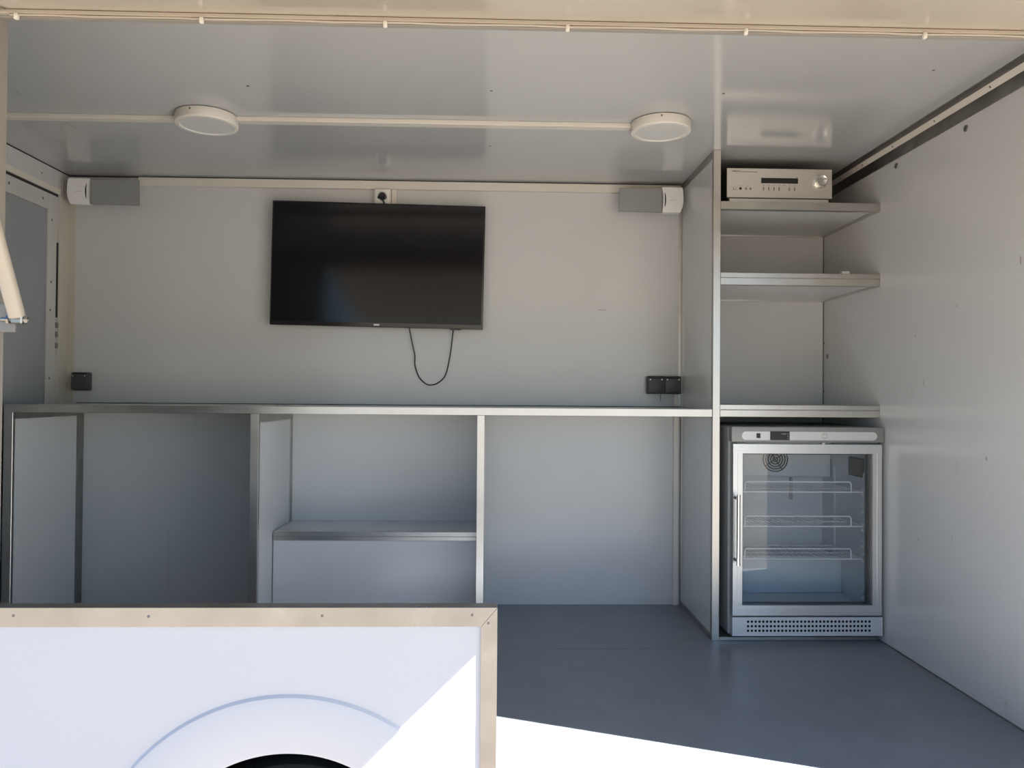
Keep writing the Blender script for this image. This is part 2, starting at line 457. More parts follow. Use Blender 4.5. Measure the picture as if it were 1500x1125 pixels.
# raised hatch, hinged on the header, drooping slightly outwards
DROOP = R(12)
ht = thing('serving_hatch', 'cream top hinged hatch swung up over the opening', 'hatch', (0.18, -0.014, 1.812))
L = 1.33
def hx(name, m, x0, x1, l0, l1, t0, t1, bev=0.0):
    o = obj(name, MB().box(x0 - 0.18, x1 - 0.18, -l1, -l0, t0, t1, bev), m)
    o.parent = ht
    return o
hx('hatch_panel', 'hatchm', -1.075, 1.425, -0.010, L - 0.02, 0.0, 0.03)
hx('side_profile', 'alu', -1.095, -1.075, 0.0, L, -0.004, 0.036)
hx('side_profile', 'alu', 1.425, 1.445, 0.0, L, -0.004, 0.036)
hx('outer_profile', 'alu', -1.075, 1.425, L - 0.02, L, -0.004, 0.036)
ht.rotation_euler = (DROOP, 0, 0)

# gas strut at the left jamb
gs = thing('gas_strut', 'pale gas strut bolted to the left jamb of the opening', 'gas strut', (-1.05, -0.02, 1.12))
p0 = Vector((-1.030, -0.030, 1.128)); p1 = Vector((-1.080, -0.240, 1.735))
dv = (p1 - p0)
obj('cylinder', MB().tube([p0, p0 + dv * 0.72], 0.0165, 20), 'strutm', gs)
obj('piston_rod', MB().tube([p0 + dv * 0.70, p1], 0.008, 14), 'chrome', gs)
bx('end_fork', 'steel', gs, -1.043, -1.017, -0.036, -0.020, 1.112, 1.131, 0.003)
bx('bracket', 'bracketm', gs, -1.112, -1.046, -0.0125, -0.0042, 1.096, 1.159, 0.002)
obj('pivot_bolt', MB().tube([(-1.064, -0.028, 1.122), (-1.004, -0.028, 1.122)], 0.0052, 12).tube([(-1.052, -0.028, 1.122), (-1.046, -0.028, 1.122)], 0.010, 6).tube([(-1.014, -0.028, 1.122), (-1.006, -0.028, 1.122)], 0.008, 6), 'steel', gs)
bx('hatch_bracket', 'alu_dull', gs, -1.095, -1.065, -0.262, -0.218, 1.728, 1.754, 0.002)
screw(wf, (-1.0985, 0.01, 1.045), (1, 0, 0), 0.007, 0.006, 'chrome')

# ------------------------------------------------------------------ counter
def framed_panel(name, label, cat, x0, x1, z1, mface='wall', front=True, strips=(0.012, 0.03, 0.022), both=True, sm='alu_strip'):
    """upright board standing in y: board + aluminium nosing + face strips"""
    t = thing(name, label, cat, ((x0 + x1) / 2, (YS + YB) / 2, 0))
    bx('board', mface, t, x0 + 0.003, x1 - 0.003, YS + 0.004, YB - 0.001, 0.0, z1)
    bx('nosing', 'alu', t, x0, x1, YS, YS + 0.006, 0.0, z1, 0.001)
    fr, tp, bk = strips
    for xa, xb in ((x1 - 0.003, x1), (x0, x0 + 0.003)) if both else ((x1 - 0.003, x1),):
        bx('edge_strip', sm, t, xa, xb, YS + 0.006, YS + 0.006 + fr, 0.0, z1)
        bx('edge_strip', sm, t, xa, xb, YS + 0.006 + fr, YB - bk - 0.001, z1 - tp, z1)
        bx('edge_strip', sm, t, xa, xb, YB - bk - 0.001, YB - 0.001, 0.0, z1)
        bx('edge_strip', sm, t, xa, xb, YS + 0.006 + fr, YB - bk - 0.001, 0.0, 0.02)
    return t

wt = thing('worktop', 'long white worktop with aluminium front edge below the television', 'worktop', (-0.49, 1.55, 0.882))
bx('top_panel', 'wall', wt, -1.868, 0.8815, YS + 0.004, YB - 0.006, 0.886, 0.911)
bx('front_edge', 'alu', wt, -1.871, 0.8815, YS, YS + 0.004, 0.882, 0.912, 0.001)
bx('top_lip', 'alu', wt, -1.868, 0.8815, YS + 0.004, YS + 0.030, 0.911, 0.9125)
bx('bottom_lip', 'alu_dull', wt, -1.868, 0.8815, YS + 0.004, YS + 0.030, 0.8823, 0.886)
bx('rear_gap_shade', 'dark', wt, -1.868, 0.8815, YB - 0.006, YB - 0.0006, 0.884, 0.914)  # dark strip painted in for the shaded open gap behind the worktop

framed_panel('counter_end_panel', 'pale end board of the counter beside the grey door', 'panel', -1.871, -1.837, 0.8818, strips=(0.010, 0.026, 0.055), sm='alu_dark')
framed_panel('counter_divider', 'upright divider with aluminium nosing left of the low step box', 'panel', -0.929, -0.897, 0.8818, strips=(0.014, 0.035, 0.04))
framed_panel('counter_divider', 'slim upright divider with aluminium nosing right of the low step box', 'panel', -0.048, -0.018, 0.8818, strips=(0.010, 0.02, 0.02))

sb = thing('step_box', 'low white box with aluminium edge under the counter', 'box', (-0.47, 1.66, 0))
bx('front_board', 'wall', sb, -0.8965, -0.0485, 1.513, 1.53, 0.0, 0.384)
bx('top_board', 'wall', sb, -0.8965, -0.0485, 1.53, YB - 0.001, 0.366, 0.384)
bx('edge_profile', 'alu', sb, -0.8965, -0.0485, 1.509, 1.513, 0.349, 0.366, 0.0008)
bx('edge_profile', 'alu', sb, -0.8965, -0.0485, 1.508, 1.513, 0.3665, 0.386, 0.0008)
bx('edge_profile', 'alu', sb, -0.8965, -0.0485, 1.513, 1.533, 0.384, 0.386)

# ------------------------------------------------------------------ tall partition, shelves, base frame
pt = thing('partition', 'tall white partition with aluminium edges beside the shelves', 'partition', (0.897, 1.55, 0))
bx('board', 'wall', pt, XP0 + 0.003, XP1 - 0.003, YS + 0.004, YB - 0.001, 0.0, ZC)
bx('nosing', 'alu', pt, XP0, XP1, YS, YS + 0.006, 0.0, ZC - 0.0005, 0.001)
for xa, xb in ((XP0, XP0 + 0.003), (XP1 - 0.003, XP1)):
    bx('edge_strip', 'alu_strip', pt, xa, xb, YS + 0.006, YS + 0.020, 0.0, ZC - 0.0005)
    bx('edge_strip', 'alu_strip', pt, xa, xb, YS + 0.020, YB - 0.022, ZC - 0.03, ZC - 0.0005)
    bx('edge_strip', 'alu_strip', pt, xa, xb, YB - 0.022, YB - 0.001, 0.0, ZC - 0.0005)
    bx('edge_strip', 'alu_strip', pt, xa, xb, YS + 0.020, YB - 0.022, 0.0, 0.022)
bx('wall_angle', 'alu_dull', pt, XP0 - 0.010, XP0, YB - 0.004, YB - 0.0005, 0.915, ZC - 0.006)

def shelf(label, z0, z1, two, skew=0.0, under=True):
    t = thing('shelf', label, 'shelf', (1.234, 1.55, z0), 'shelves of the corner unit')
    a, b = XP1 + 0.0005, XR - 0.0005
    bx('shelf_board', 'wall', t, a, b - 0.004, YS + 0.004, YB - 0.012, z0 + 0.003, z1 - 0.002)
    if two:
        zm = z0 + (z1 - z0) * 0.58
        bx('front_profile', 'alu', t, a, b, YS, YS + 0.005, z0, zm - 0.0008, 0.0012)
        bx('front_profile', 'alu', t, a, b, YS + 0.0006, YS + 0.005, zm + 0.0008, z1, 0.0012)
    else:
        bx('front_profile', 'alu', t, a, b, YS, YS + 0.005, z0, z1, 0.0012)
    bx('side_angle', 'alu_dull', t, b - 0.024, b, YS + 0.005, YB - 0.004, z0 - 0.0004, z0 + 0.003)
    bx('side_angle', 'alu_dull', t, a, a + 0.012, YS + 0.005, YB - 0.004, z0 - 0.0004, z0 + 0.003)
    bx('under_lip', 'alu_dull', t, a, b - 0.024, YS + 0.005, YS + 0.024, z0 - 0.0002, z0 + 0.003)
    bx('rear_angle', 'alu_dull', t, a, b, YB - 0.012, YB - 0.002, z0 - 0.001, z0 + 0.004)
    return t
shelf('top shelf of the corner unit carrying the silver amplifier', 1.708, 1.740, False)
shelf('empty middle shelf of the corner unit', 1.407, 1.456, True)
shelf('shelf of the corner unit directly above the glass fridge', 0.883, 0.931, True)
bp_ = thing('fridge_platform', 'low aluminium edged base board under the fridge', 'base board', (1.234, 1.55, 0))
bx('board', 'alu_dull', bp_, XP1 + 0.0005, XR - 0.004, YS + 0.004, YB - 0.002, 0.0006, 0.0135)
bx('front_profile', 'alu', bp_, XP1 + 0.0005, XR - 0.004, YS, YS + 0.004, 0.0006, 0.0145, 0.001)
o = thing('spacer_block', 'tiny white block lying on the middle shelf near the right wall', 'block', (1.437, 1.345, 1.456))
obj('block_body', MB().box(1.421, 1.453, 1.335, 1.355, 1.4565, 1.4735, 0.002), 'white', o)

# ------------------------------------------------------------------ fridge
fr = thing('glass_door_fridge', 'small undercounter fridge with glass door and metal frame', 'fridge', (1.2475, 1.52, 0.014))
X0, X1, F0, FB = 0.947, 1.549, 1.25, 1.756
mb = MB()
mb.box(X0, X0 + 0.035, 1.292, FB, 0.026, 0.846, 0.004)
mb.box(X1 - 0.035, X1, 1.292, FB, 0.026, 0.846, 0.004)
mb.box(X0 + 0.035, X1 - 0.035, 1.292, FB, 0.785, 0.846)
mb.box(X0 + 0.035, X1 - 0.035, 1.292, FB, 0.026, 0.125)
mb.box(X0 + 0.035, X1 - 0.035, FB - 0.03, FB, 0.125, 0.785)
obj('cabinet', mb, 'fr_body', fr)
# liner
a, b, y0, y1, z0, z1 = X0 + 0.0355, X1 - 0.0355, 1.294, FB - 0.031, 0.1255, 0.7845
lin = MB()
lin.poly([(a, y0, z0), (b, y0, z0), (b, y0, z1), (a, y0, z1), (a, y1, z0), (b, y1, z0), (b, y1, z1), (a, y1, z1)],
         [(0, 1, 5, 4), (1, 2, 6, 5), (2, 3, 7, 6), (3, 0, 4, 7), (4, 5, 6, 7)])
lino = obj('liner', lin, 'fr_inner', fr)
bx('compressor_step', 'fr_inner', fr, a, b, 1.53, y1, z0, 0.285, 0.006, 2)
# evaporator cover with fan
bx('fan_cover', 'fr_inner', fr, a + 0.002, b - 0.002, 1.63, y1, 0.610, z1, 0.006)
fanc = (1.260, 1.6285, 0.688)
mb = MB()
for r in (0.010, 0.021, 0.032, 0.043, 0.054):
    mb.tube([(fanc[0] + r * math.cos(2 * math.pi * k / 32), fanc[1] - 0.002, fanc[2] + r * math.sin(2 * math.pi * k / 32)) for k in range(33)], 0.0024, 6, False)
for k in range(4):
    an = k * math.pi / 2 + 0.6
    mb.tube([fanc, (fanc[0] + 0.056 * math.cos(an), fanc[1], fanc[2] + 0.056 * math.sin(an))], 0.002, 6)
obj('fan_grille', mb, 'black', fr)
bx('thermostat', 'jbox', fr, 1.498, 1.5135, 1.335, 1.445, 0.640, 0.716, 0.004)
bx('lamp_bracket', 'fr_body', fr, 1.360, 1.372, 1.710, 1.7255, 0.50, 0.60, 0.002)
# shelf rails with pegs on both sides
for sx, xx in ((1, b), (-1, a)):
    for yy in (1.325, 1.60):
        rail = bx('shelf_rail', 'fr_inner', fr, min(xx, xx - sx * 0.008), max(xx, xx - sx * 0.008), yy - 0.008, yy + 0.008, 0.15, 0.66)
        for zz in (0.185, 0.160, 0.308, 0.333, 0.365, 0.387, 0.430, 0.453, 0.500, 0.527, 0.571, 0.593) if yy < 1.4 else ():
            bx('peg', 'wire', rail, min(xx - sx * 0.007, xx - sx * 0.017), max(xx - sx * 0.007, xx - sx * 0.017), 1.319, 1.331, zz - 0.005, zz + 0.005, 0.002)
# wire shelves
for zz in (0.583, 0.445, 0.315):
    mb = MB()
    xa, xb, ya, yb = a + 0.012, b - 0.012, 1.325, 1.60
    mb.tube([(xa, ya, zz), (xb, ya, zz)], 0.0032, 8)
    ga, gb = 1.026, 1.457
    mb.tube([(ga, ya + 0.004, zz), (ga, ya + 0.004, zz + 0.033), (ga + 0.007, ya + 0.004, zz + 0.040), (gb - 0.007, ya + 0.004, zz + 0.040), (gb, ya + 0.004, zz + 0.033), (gb, ya + 0.004, zz)], 0.0030, 8)
    mb.tube([(xa, yb, zz), (xb, yb, zz)], 0.0025, 6)
    mb.tube([(xa, 1.46, zz - 0.003), (xb, 1.46, zz - 0.003)], 0.0025, 6)
    mb.tube([(xa, ya, zz), (xa, yb, zz)], 0.0028, 6)
    mb.tube([(xb, ya, zz), (xb, yb, zz)], 0.0028, 6)
    n = 24
    for k in range(1, n):
        xx = xa + (xb - xa) * k / n
        mb.tube([(xx, ya, zz + 0.002), (xx, yb, zz + 0.002)], 0.0014, 5)
    obj('wire_shelf', mb, 'wire', fr)
# head with control strip
hd = bx('control_head', 'fr_head', fr, X0, X1 + 0.002, F0, 1.292, 0.786, 0.846, 0.004, 2)
def stadium(xa, xb, za, zb, n=10):
    r = (zb - za) / 2
    c = (za + zb) / 2
    p = []
    for k in range(n + 1):
        t_ = -math.pi / 2 + math.pi * k / n
        p.append((xb - r + r * math.cos(t_), c + r * math.sin(t_)))
    for k in range(n + 1):
        t_ = math.pi / 2 + math.pi * k / n
        p.append((xa + r + r * math.cos(t_), c + r * math.sin(t_)))
    return p
obj('control_strip', MB().prism(stadium(0.986, 1.522, 0.7945, 0.8275), 1, F0 - 0.002, F0), 'fr_light', fr)
bx('power_switch', 'black', fr, 1.0435, 1.0585, F0 - 0.005, F0 - 0.002, 0.802, 0.8205, 0.001)
disp = bx('temperature_display', 'black', fr, 1.0975, 1.174, F0 - 0.0045, F0 - 0.002, 0.7945, 0.8285, 0.001)
bx('display_segment', 'ink2', disp, 1.142, 1.160, F0 - 0.005, F0 - 0.0044, 0.817, 0.8205)
for k in range(3):
    bx('display_button', 'ink2', disp, 1.1645, 1.169, F0 - 0.005, F0 - 0.0044, 0.799 + k * 0.009, 0.803 + k * 0.009)
obj('lock', MB().lathe([(0, 0.004), (0.005, 0.004), (0.0055, 0.0025), (0.009, 0.0025), (0.0105, 0.004), (0.0115, 0.0)], (1.311, F0 - 0.002, 0.811), (0, -1, 0), 20), 'chrome', fr)
# door
dr = obj('door', MB().box(0.955, 1.541, 1.262, 1.291, 0.110, 0.778), 'dark', fr)
bpy.data.objects.remove(dr)
D0, D1, DZ0, DZ1 = 0.953, 1.543, 0.110, 0.778
wl_, wt_, wb_ = 0.038, 0.036, 0.039
def rib_rail(name, horizontal, p0, p1, q0, q1):
    """extruded door profile: three shallow steps across its width"""
    n = 4
    prof = []
    w_ = q1 - q0
    for k in range(n):
        u0 = q0 + w_ * k / n; u1 = q0 + w_ * (k + 1) / n
        yy = F0 + 0.0022 * (k % 2)
        prof += [(u0, yy), (u1, yy)]
    if horizontal:
        pr = [(yy, u) for u, yy in prof] + [(1.288, q1), (1.288, q0)]
        return MB().prism(pr, 0, p0, p1)
    return MB().prism(prof + [(q1, 1.288), (q0, 1.288)], 2, p0, p1)
door = obj('door_frame', rib_rail('r', True, D0, D1, DZ1 - wt_, DZ1), 'fr_silver', fr)
obj('door_rail', rib_rail('r', True, D0, D1, DZ0, DZ0 + wb_), 'fr_silver', door)
obj('door_rail', rib_rail('r', False, DZ0 + wb_, DZ1 - wt_, D0, D0 + wl_), 'fr_silver', door)
obj('door_rail', rib_rail('r', False, DZ0 + wb_, DZ1 - wt_, D1 - wl_, D1), 'fr_silver', door)
obj('glass_pane', MB().poly([(D0 + wl_, 1.262, DZ0 + wb_), (D1 - wl_, 1.262, DZ0 + wb_), (D1 - wl_, 1.262, DZ1 - wt_), (D0 + wl_, 1.262, DZ1 - wt_)], [(0, 1, 2, 3)]), 'glass', door)
obj('gasket', MB().box(D0 + wl_, D0 + wl_ + 0.006, 1.264, 1.288, DZ0 + wb_, DZ1 - wt_).box(D1 - wl_ - 0.012, D1 - wl_, 1.264, 1.288, DZ0 + wb_, DZ1 - wt_).box(D0 + wl_, D1 - wl_, 1.264, 1.288, DZ1 - wt_ - 0.005, DZ1 - wt_).box(D0 + wl_, D1 - wl_, 1.264, 1.288, DZ0 + wb_, DZ0 + wb_ + 0.005), 'jbox', door)
obj('door_handle', MB().tube([(0.963, 1.215, 0.312), (0.963, 1.215, 0.585)], 0.0075, 16), 'chrome', door)
for zz in (0.570, 0.330):
    obj('handle_post', MB().tube([(0.960, 1.251, zz), (0.960, 1.217, zz)], 0.006, 10), 'screw', door)
bx('latch', 'chrome', fr, 1.305, 1.317, 1.252, 1.27, 0.776, 0.786, 0.001)
# perforated kick plate
kp = MB()
K0, K1, KZ0, KZ1 = 0.953, 1.547, 0.030, 0.1025
nx, nz, cx, cz = 33, 3, 0.0150, 0.0176
gx0 = 1.0145 - cx / 2; gz0 = 0.051 - cz / 2 - 0.0002
gx1 = gx0 + nx * cx; gz1 = gz0 + nz * cz
for (xa, xb, za, zb) in ((K0, gx0, KZ0, KZ1), (gx1, K1, KZ0, KZ1), (gx0, gx1, KZ0, gz0), (gx0, gx1, gz1, KZ1)):
    kp.poly([(xa, F0 + 0.002, za), (xb, F0 + 0.002, za), (xb, F0 + 0.002, zb), (xa, F0 + 0.002, zb)], [(0, 1, 2, 3)])
for i in range(nx):
    for j in range(nz):
        x0_, z0_ = gx0 + i * cx, gz0 + j * cz
        c_ = (x0_ + cx / 2, z0_ + cz / 2)
        sq = [(1, 0), (1, 1), (0, 1), (-1, 1), (-1, 0), (-1, -1), (0, -1), (1, -1)]
        ou = [(c_[0] + u * cx / 2, F0 + 0.002, c_[1] + v_ * cz / 2) for u, v_ in sq]
        inn = [(c_[0] + 0.0052 * math.cos(k * math.pi / 4), F0 + 0.002, c_[1] + 0.0052 * math.sin(k * math.pi / 4)) for k in range(8)]
        kp.poly(ou + inn, [(k, (k + 1) % 8, 8 + (k + 1) % 8, 8 + k) for k in range(8)])
kp.poly([(K0, F0 + 0.002, KZ0), (K0, F0 + 0.002, KZ1), (K0, 1.292, KZ1), (K0, 1.292, KZ0)], [(0, 1, 2, 3)])
kp.poly([(K1, F0 + 0.002, KZ0), (K1, F0 + 0.002, KZ1), (K1, 1.292, KZ1), (K1, 1.292, KZ0)], [(0, 1, 2, 3)])
kp.poly([(K0, F0 + 0.002, KZ1), (K1, F0 + 0.002, KZ1), (K1, 1.292, KZ1), (K0, 1.292, KZ1)], [(0, 1, 2, 3)])
obj('kick_plate', kp, 'fr_kick', fr)
bx('vent_backing', 'dark', fr, K0 + 0.002, K1 - 0.002, 1.27, 1.291, KZ0, KZ1 - 0.002)
for x in (X0 + 0.05, X1 - 0.05):
    for y in (1.33, 1.74):
        obj('foot', MB().lathe([(0, 0), (0.016, 0), (0.016, 0.006), (0.009, 0.008), (0.009, 0.013), (0, 0.013)], (x, y, 0.0138), (0, 0, 1), 14), 'black', fr)

# ------------------------------------------------------------------ amplifier
A0, A1, AY, AZ0, AZ1 = 0.962, 1.397, 1.375, 1.7765, 1.897
am = thing('amplifier', 'silver stereo amplifier with black display on the top shelf', 'amplifier', ((A0 + A1) / 2, 1.54, 1.740))
bx('case', 'amp_dark', am, A0 + 0.004, A1 - 0.004, AY + 0.006, 1.70, 1.758, AZ1 - 0.003, 0.002)
bx('front_panel', 'amp', am, A0, A1, AY, AY + 0.006, AZ0, AZ1, 0.0012)
bx('lower_lip', 'amp', am, A0 + 0.012, A1 - 0.014, AY + 0.003, AY + 0.0062, 1.7605, AZ0 - 0.0035)
def af(px):   # panel coordinates as a fraction of the front
    return A0 + (A1 - A0) * px
bx('display', 'black', am, af(0.325), af(0.675), AY - 0.001, AY, 1.8365, 1.8585)
obj('volume_knob', MB().lathe([(0.029, 0), (0.029, 0.0015), (0.0245, 0.002), (0.0235, 0.020), (0.021, 0.0225), (0.019, 0.0215), (0, 0.0205)], (af(0.885), AY, 1.8465), (0, -1, 0), 40), 'chrome', am)
for k in (0, 1, 2, 3, 5, 6):
    x = af(0.348 + 0.049 * k)
    bx('button', 'ink2', am, x - 0.0022, x + 0.0022, AY - 0.002, AY, 1.807, 1.821, 0.0006)
for k in range(7):
    x = af(0.350 + 0.049 * k)
    bx('indicator', 'ink2', am, x - 0.003, x + 0.003, AY - 0.0004, AY, 1.8275, 1.8295)
bx('standby_button', 'ink2', am, af(0.060), af(0.090), AY - 0.002, AY, 1.8075, 1.8195, 0.001)
bx('standby_cap', 'amp', am, af(0.064), af(0.086), AY - 0.0028, AY - 0.0018, 1.809, 1.818)
obj('phones_jack', MB().lathe([(0.0055, 0.0008), (0.0045, 0.0008), (0.0, 0.0002)], (af(0.128), AY, 1.8135), (0, -1, 0), 16), 'black', am)
for x in (0.172, 0.184, 0.215, 0.224):
    bx('selector', 'ink2', am, af(x), af(x) + 0.003, AY - 0.0015, AY, 1.809, 1.817)
bx('fine_print', 'ink2', am, af(0.128), af(0.285), AY - 0.0003, AY, 1.8835, 1.8808)
bx('fine_print', 'ink2', am, af(0.655), af(0.675), AY - 0.0003, AY, 1.8612, 1.8632)
bx('fine_print', 'ink2', am, af(0.115), af(0.142), AY - 0.0003, AY, 1.8245, 1.8255)
bx('fine_print', 'ink2', am, af(0.178), af(0.212), AY - 0.0003, AY, 1.8245, 1.8255)
for x in (A0 + 0.04, A1 - 0.04):
    for y in (AY + 0.045, 1.66):
        obj('foot', MB().lathe([(0, 0), (0.02, 0), (0.022, 0.017), (0, 0.018)], (x, y, 1.7404), (0, 0, 1), 18), 'black', am)
def text_mesh(name, s, size, loc, m, parent):
    cu = bpy.data.curves.new(name, 'FONT')
    cu.body = s; cu.size = size; cu.extrude = 0.0002; cu.resolution_u = 2
    cu.align_x = 'LEFT'; cu.offset = size * 0.018
    to = bpy.data.objects.new(name, cu)
    C.objects.link(to)
    dg = bpy.context.evaluated_depsgraph_get()
    me = bpy.data.meshes.new_from_object(to.evaluated_get(dg))
    bpy.data.objects.remove(to)
    me.name = name
    me.transform(Matrix.Rotation(R(90), 4, 'X'))
    me.materials.clear(); me.materials.append(M[m])
    o_ = bpy.data.objects.new(name, me)
    C.objects.link(o_)
    o_.parent = parent
    o_.location = Vector(loc) - wloc(parent)
    return o_
text_mesh('maker_lettering', 'YAMAHA', 0.0088, (af(0.042), AY - 0.0003, 1.8815), 'ink', am)

# ------------------------------------------------------------------ television
TX, TZ, TW, TH = -0.507, 1.543, 0.956, 0.559
tv = thing('television', 'black flat screen television hung on the back wall', 'television', (TX, 1.80, TZ))
bx('housing', 'bezel', tv, TX - TW / 2, TX + TW / 2, 1.745, 1.772, TZ - TH / 2, TZ + TH / 2, 0.003, 2)
bx('rear_bulge', 'black', tv, TX - 0.30, TX + 0.30, 1.772, 1.795, TZ - 0.20, TZ + 0.12, 0.004)
bx('screen', 'screen', tv, TX - TW / 2 + 0.008, TX + TW / 2 - 0.008, 1.7438, 1.7452, TZ - TH / 2 + 0.019, TZ + TH / 2 - 0.008)
bx('logo_plate', 'ink2', tv, TX - 0.014, TX + 0.014, 1.7436, 1.7452, TZ - TH / 2 + 0.005, TZ - TH / 2 + 0.014)
bx('logo_mark', 'fr_light', tv, TX - 0.012, TX + 0.012, 1.7432, 1.7438, TZ - TH / 2 + 0.0065, TZ - TH / 2 + 0.0125)
bx('infrared_window', 'black', tv, TX + 0.33, TX + 0.38, 1.748, 1.760, TZ - TH / 2 - 0.005, TZ - TH / 2 + 0.001, 0.001)
bx('wall_bracket', 'jbox', tv, TX - 0.20, TX + 0.20, 1.7951, 1.8145, TZ - 0.12, TZ + 0.12)
tv.rotation_euler = (0, R(0.82), 0)

def smooth(pts, sub=6):
    P = [Vector(p) for p in pts]
    out = []
    for i in range(len(P) - 1):
        a_ = P[max(i - 1, 0)]; b_ = P[i]; c_ = P[i + 1]; d_ = P[min(i + 2, len(P) - 1)]
        for k in range(sub):
            t_ = k / sub
            out.append(0.5 * ((2 * b_) + (c_ - a_) * t_ + (2 * a_ - 5 * b_ + 4 * c_ - d_) * t_ ** 2 + (3 * b_ - a_ - 3 * c_ + d_) * t_ ** 3))
    out.append(P[-1])
    return out
cab = [(-0.372, 1.785, 1.30), (-0.368, 1.792, 1.26), (-0.357, 1.80, 1.20), (-0.344, 1.805, 1.141), (-0.343, 1.806, 1.095), (-0.326, 1.806, 1.045), (-0.300, 1.806, 1.016), (-0.275, 1.806, 1.005), (-0.240, 1.806, 1.013), (-0.206, 1.806, 1.045), (-0.190, 1.806, 1.10), (-0.180, 1.804, 1.158), (-0.174, 1.80, 1.21), (-0.168, 1.792, 1.262), (-0.166, 1.785, 1.30)]
c_o = obj('hanging_cable', MB().tube(smooth(cab), 0.0028, 8), 'black', None, (-0.27, 1.80, 1.26))
tag(c_o, 'thin black cable looping down below the television', 'cable')

# socket above the television with plug
so = thing('wall_socket', 'white wall socket in trunking box above the television', 'socket', (-0.497, 1.81, 1.86))
bx('socket_box', 'cream', so, -0.534, -0.457, 1.786, YB - 0.0002, 1.818, 1.900, 0.002)
bx('cover_plate', 'white', so, -0.528, -0.463, 1.782, 1.786, 1.828, 1.893, 0.002)
obj('socket_well', MB().lathe([(0.024, 0.0), (0.024, 0.003), (0.021, 0.003), (0.019, 0.0004), (0, 0.0004)], (-0.4955, 1.782, 1.864), (0, -1, 0), 28), 'white', so)
pg = thing('power_plug', 'black mains plug in the socket above the television', 'plug', (-0.4955, 1.775, 1.862))
obj('plug_body', MB().lathe([(0, 0.024), (0.007, 0.024), (0.013, 0.018), (0.018, 0.006), (0.018, 0.0)], (-0.4955, 1.7812, 1.862), (0, -1, 0), 20).box(-0.5165, -0.4745, 1.768, 1.7805, 1.850, 1.862, 0.004, 2), 'black', pg)
obj('plug_lead', MB().tube(smooth([(-0.4945, 1.770, 1.853), (-0.491, 1.772, 1.842), (-0.486, 1.78, 1.828), (-0.484, 1.785, 1.81), (-0.484, 1.79, 1.77)]), 0.0032, 8), 'black', pg)

# ------------------------------------------------------------------ trunking
def trunk(label, parts, loc):
    t = thing('cable_trunking', label, 'trunking', loc, 'plastic cable trunking')
    for (x0, x1, y0, y1, z0, z1) in parts:
        bx('trunking_length', 'cream', t, x0, x1, y0, y1, z0, z1, 0.0015)
    return t
trunk('cream trunking along the top of the back wall', [(-1.60, 0.877, 1.795, YB - 0.0002, 1.9, 1.9375)], (-0.36, 1.8, 1.9))
trunk('short upright trunking stub right of the socket above the television', [(-0.456, -0.432, 1.797, YB - 0.0002, 1.80, 1.8995)], (-0.444, 1.8, 1.8))
trunk('ceiling trunking running left from the left round light', [(XL + 0.003, -1.116, 1.012, 1.046, ZC - 0.016, ZC - 0.0002)], (-1.5, 1.03, ZC))
trunk('ceiling trunking between the two round lights', [(-0.903, 0.500, 1.008, 1.046, ZC - 0.016, ZC - 0.0002)], (-0.2, 1.03, ZC))
trunk('narrow upright trunking in the corner below the double socket box', [(0.850, 0.874, 1.797, YB - 0.0002, 0.001, 0.882), (0.850, 0.872, 1.797, YB - 0.0002, 0.9145, 0.972)], (0.862, 1.8, 0))

# ------------------------------------------------------------------ ceiling lights
def light(label, x, y):
    t = thing('ceiling_light', label, 'ceiling light', (x, y, ZC), 'round ceiling lights')
    obj('mounting_gap', MB().lathe([(0.0, -0.0002), (0.099, -0.0002), (0.099, -0.003), (0, -0.003)], (x, y, ZC), (0, 0, 1), 48), 'jbox', t)
    obj('light_body', MB().lathe([(0.0, -0.003), (0.105, -0.003), (0.106, -0.005), (0.106, -0.034), (0.104, -0.037), (0.092, -0.038), (0.088, -0.0345), (0.0, -0.0345)], (x, y, ZC), (0, 0, 1), 64), 'cream_light', t)
    obj('diffuser', MB().lathe([(0.0, -0.0352), (0.0875, -0.0352), (0.0878, -0.0346)], (x, y, ZC), (0, 0, 1), 64), 'whitegl', t)
    screw(t, (x - 0.02, y - 0.1045, ZC - 0.012), (-0.18, -0.98, 0), 0.0035, 0.0015)
light('left round white ceiling light', -1.008, 1.010)
light('right round white ceiling light', 0.606, 0.998)

# ------------------------------------------------------------------ junction boxes
def jbox(name, label, cells, x0, z0, grp):
    wd, hh = 0.081, 0.082
    t = thing(name, label, 'socket', (x0 + wd * cells / 2, 1.80, z0), grp)
    bx('back_box', 'jbox', t, x0, x0 + wd * cells - 0.004, 1.775, YB - 0.0055, z0, z0 + hh, 0.006, 2)
    for k in range(cells):
        xa = x0 + k * (wd * 1.0 - 0.003)
        lid = bx('hinged_lid', 'jbox', t, xa + 0.003, xa + wd - 0.006, 1.765, 1.775, z0 + 0.003, z0 + hh - 0.010, 0.005, 2)
        bx('hinge_bar', 'black', t, xa + 0.004, xa + wd - 0.006, 1.768, 1.776, z0 + hh - 0.009, z0 + hh - 0.002, 0.002)
        for sx in (0.012, wd - 0.016):
            obj('lid_screw', MB().lathe([(0, 0.002), (0.003, 0.002), (0.0035, 0)], (xa + sx, 1.765, z0 + hh - 0.0165), (0, -1, 0), 10), 'alu_dull', lid)
    return t
jbox('socket_box', 'single dark grey socket box in the left corner above the worktop', 1, -1.876, 0.968, 'dark socket boxes')
t = jbox('socket_box', 'double dark grey socket box beside the partition', 2, 0.722, 0.972, 'dark socket boxes')
t['label'] = 'double dark grey socket box beside the tall partition'
mb = MB().tube([(0.792, YB - 0.003, 0.973), (0.792, YB - 0.003, 0.940)], 0.0016, 6)
obj('loose_wire', mb, 'seam', t)

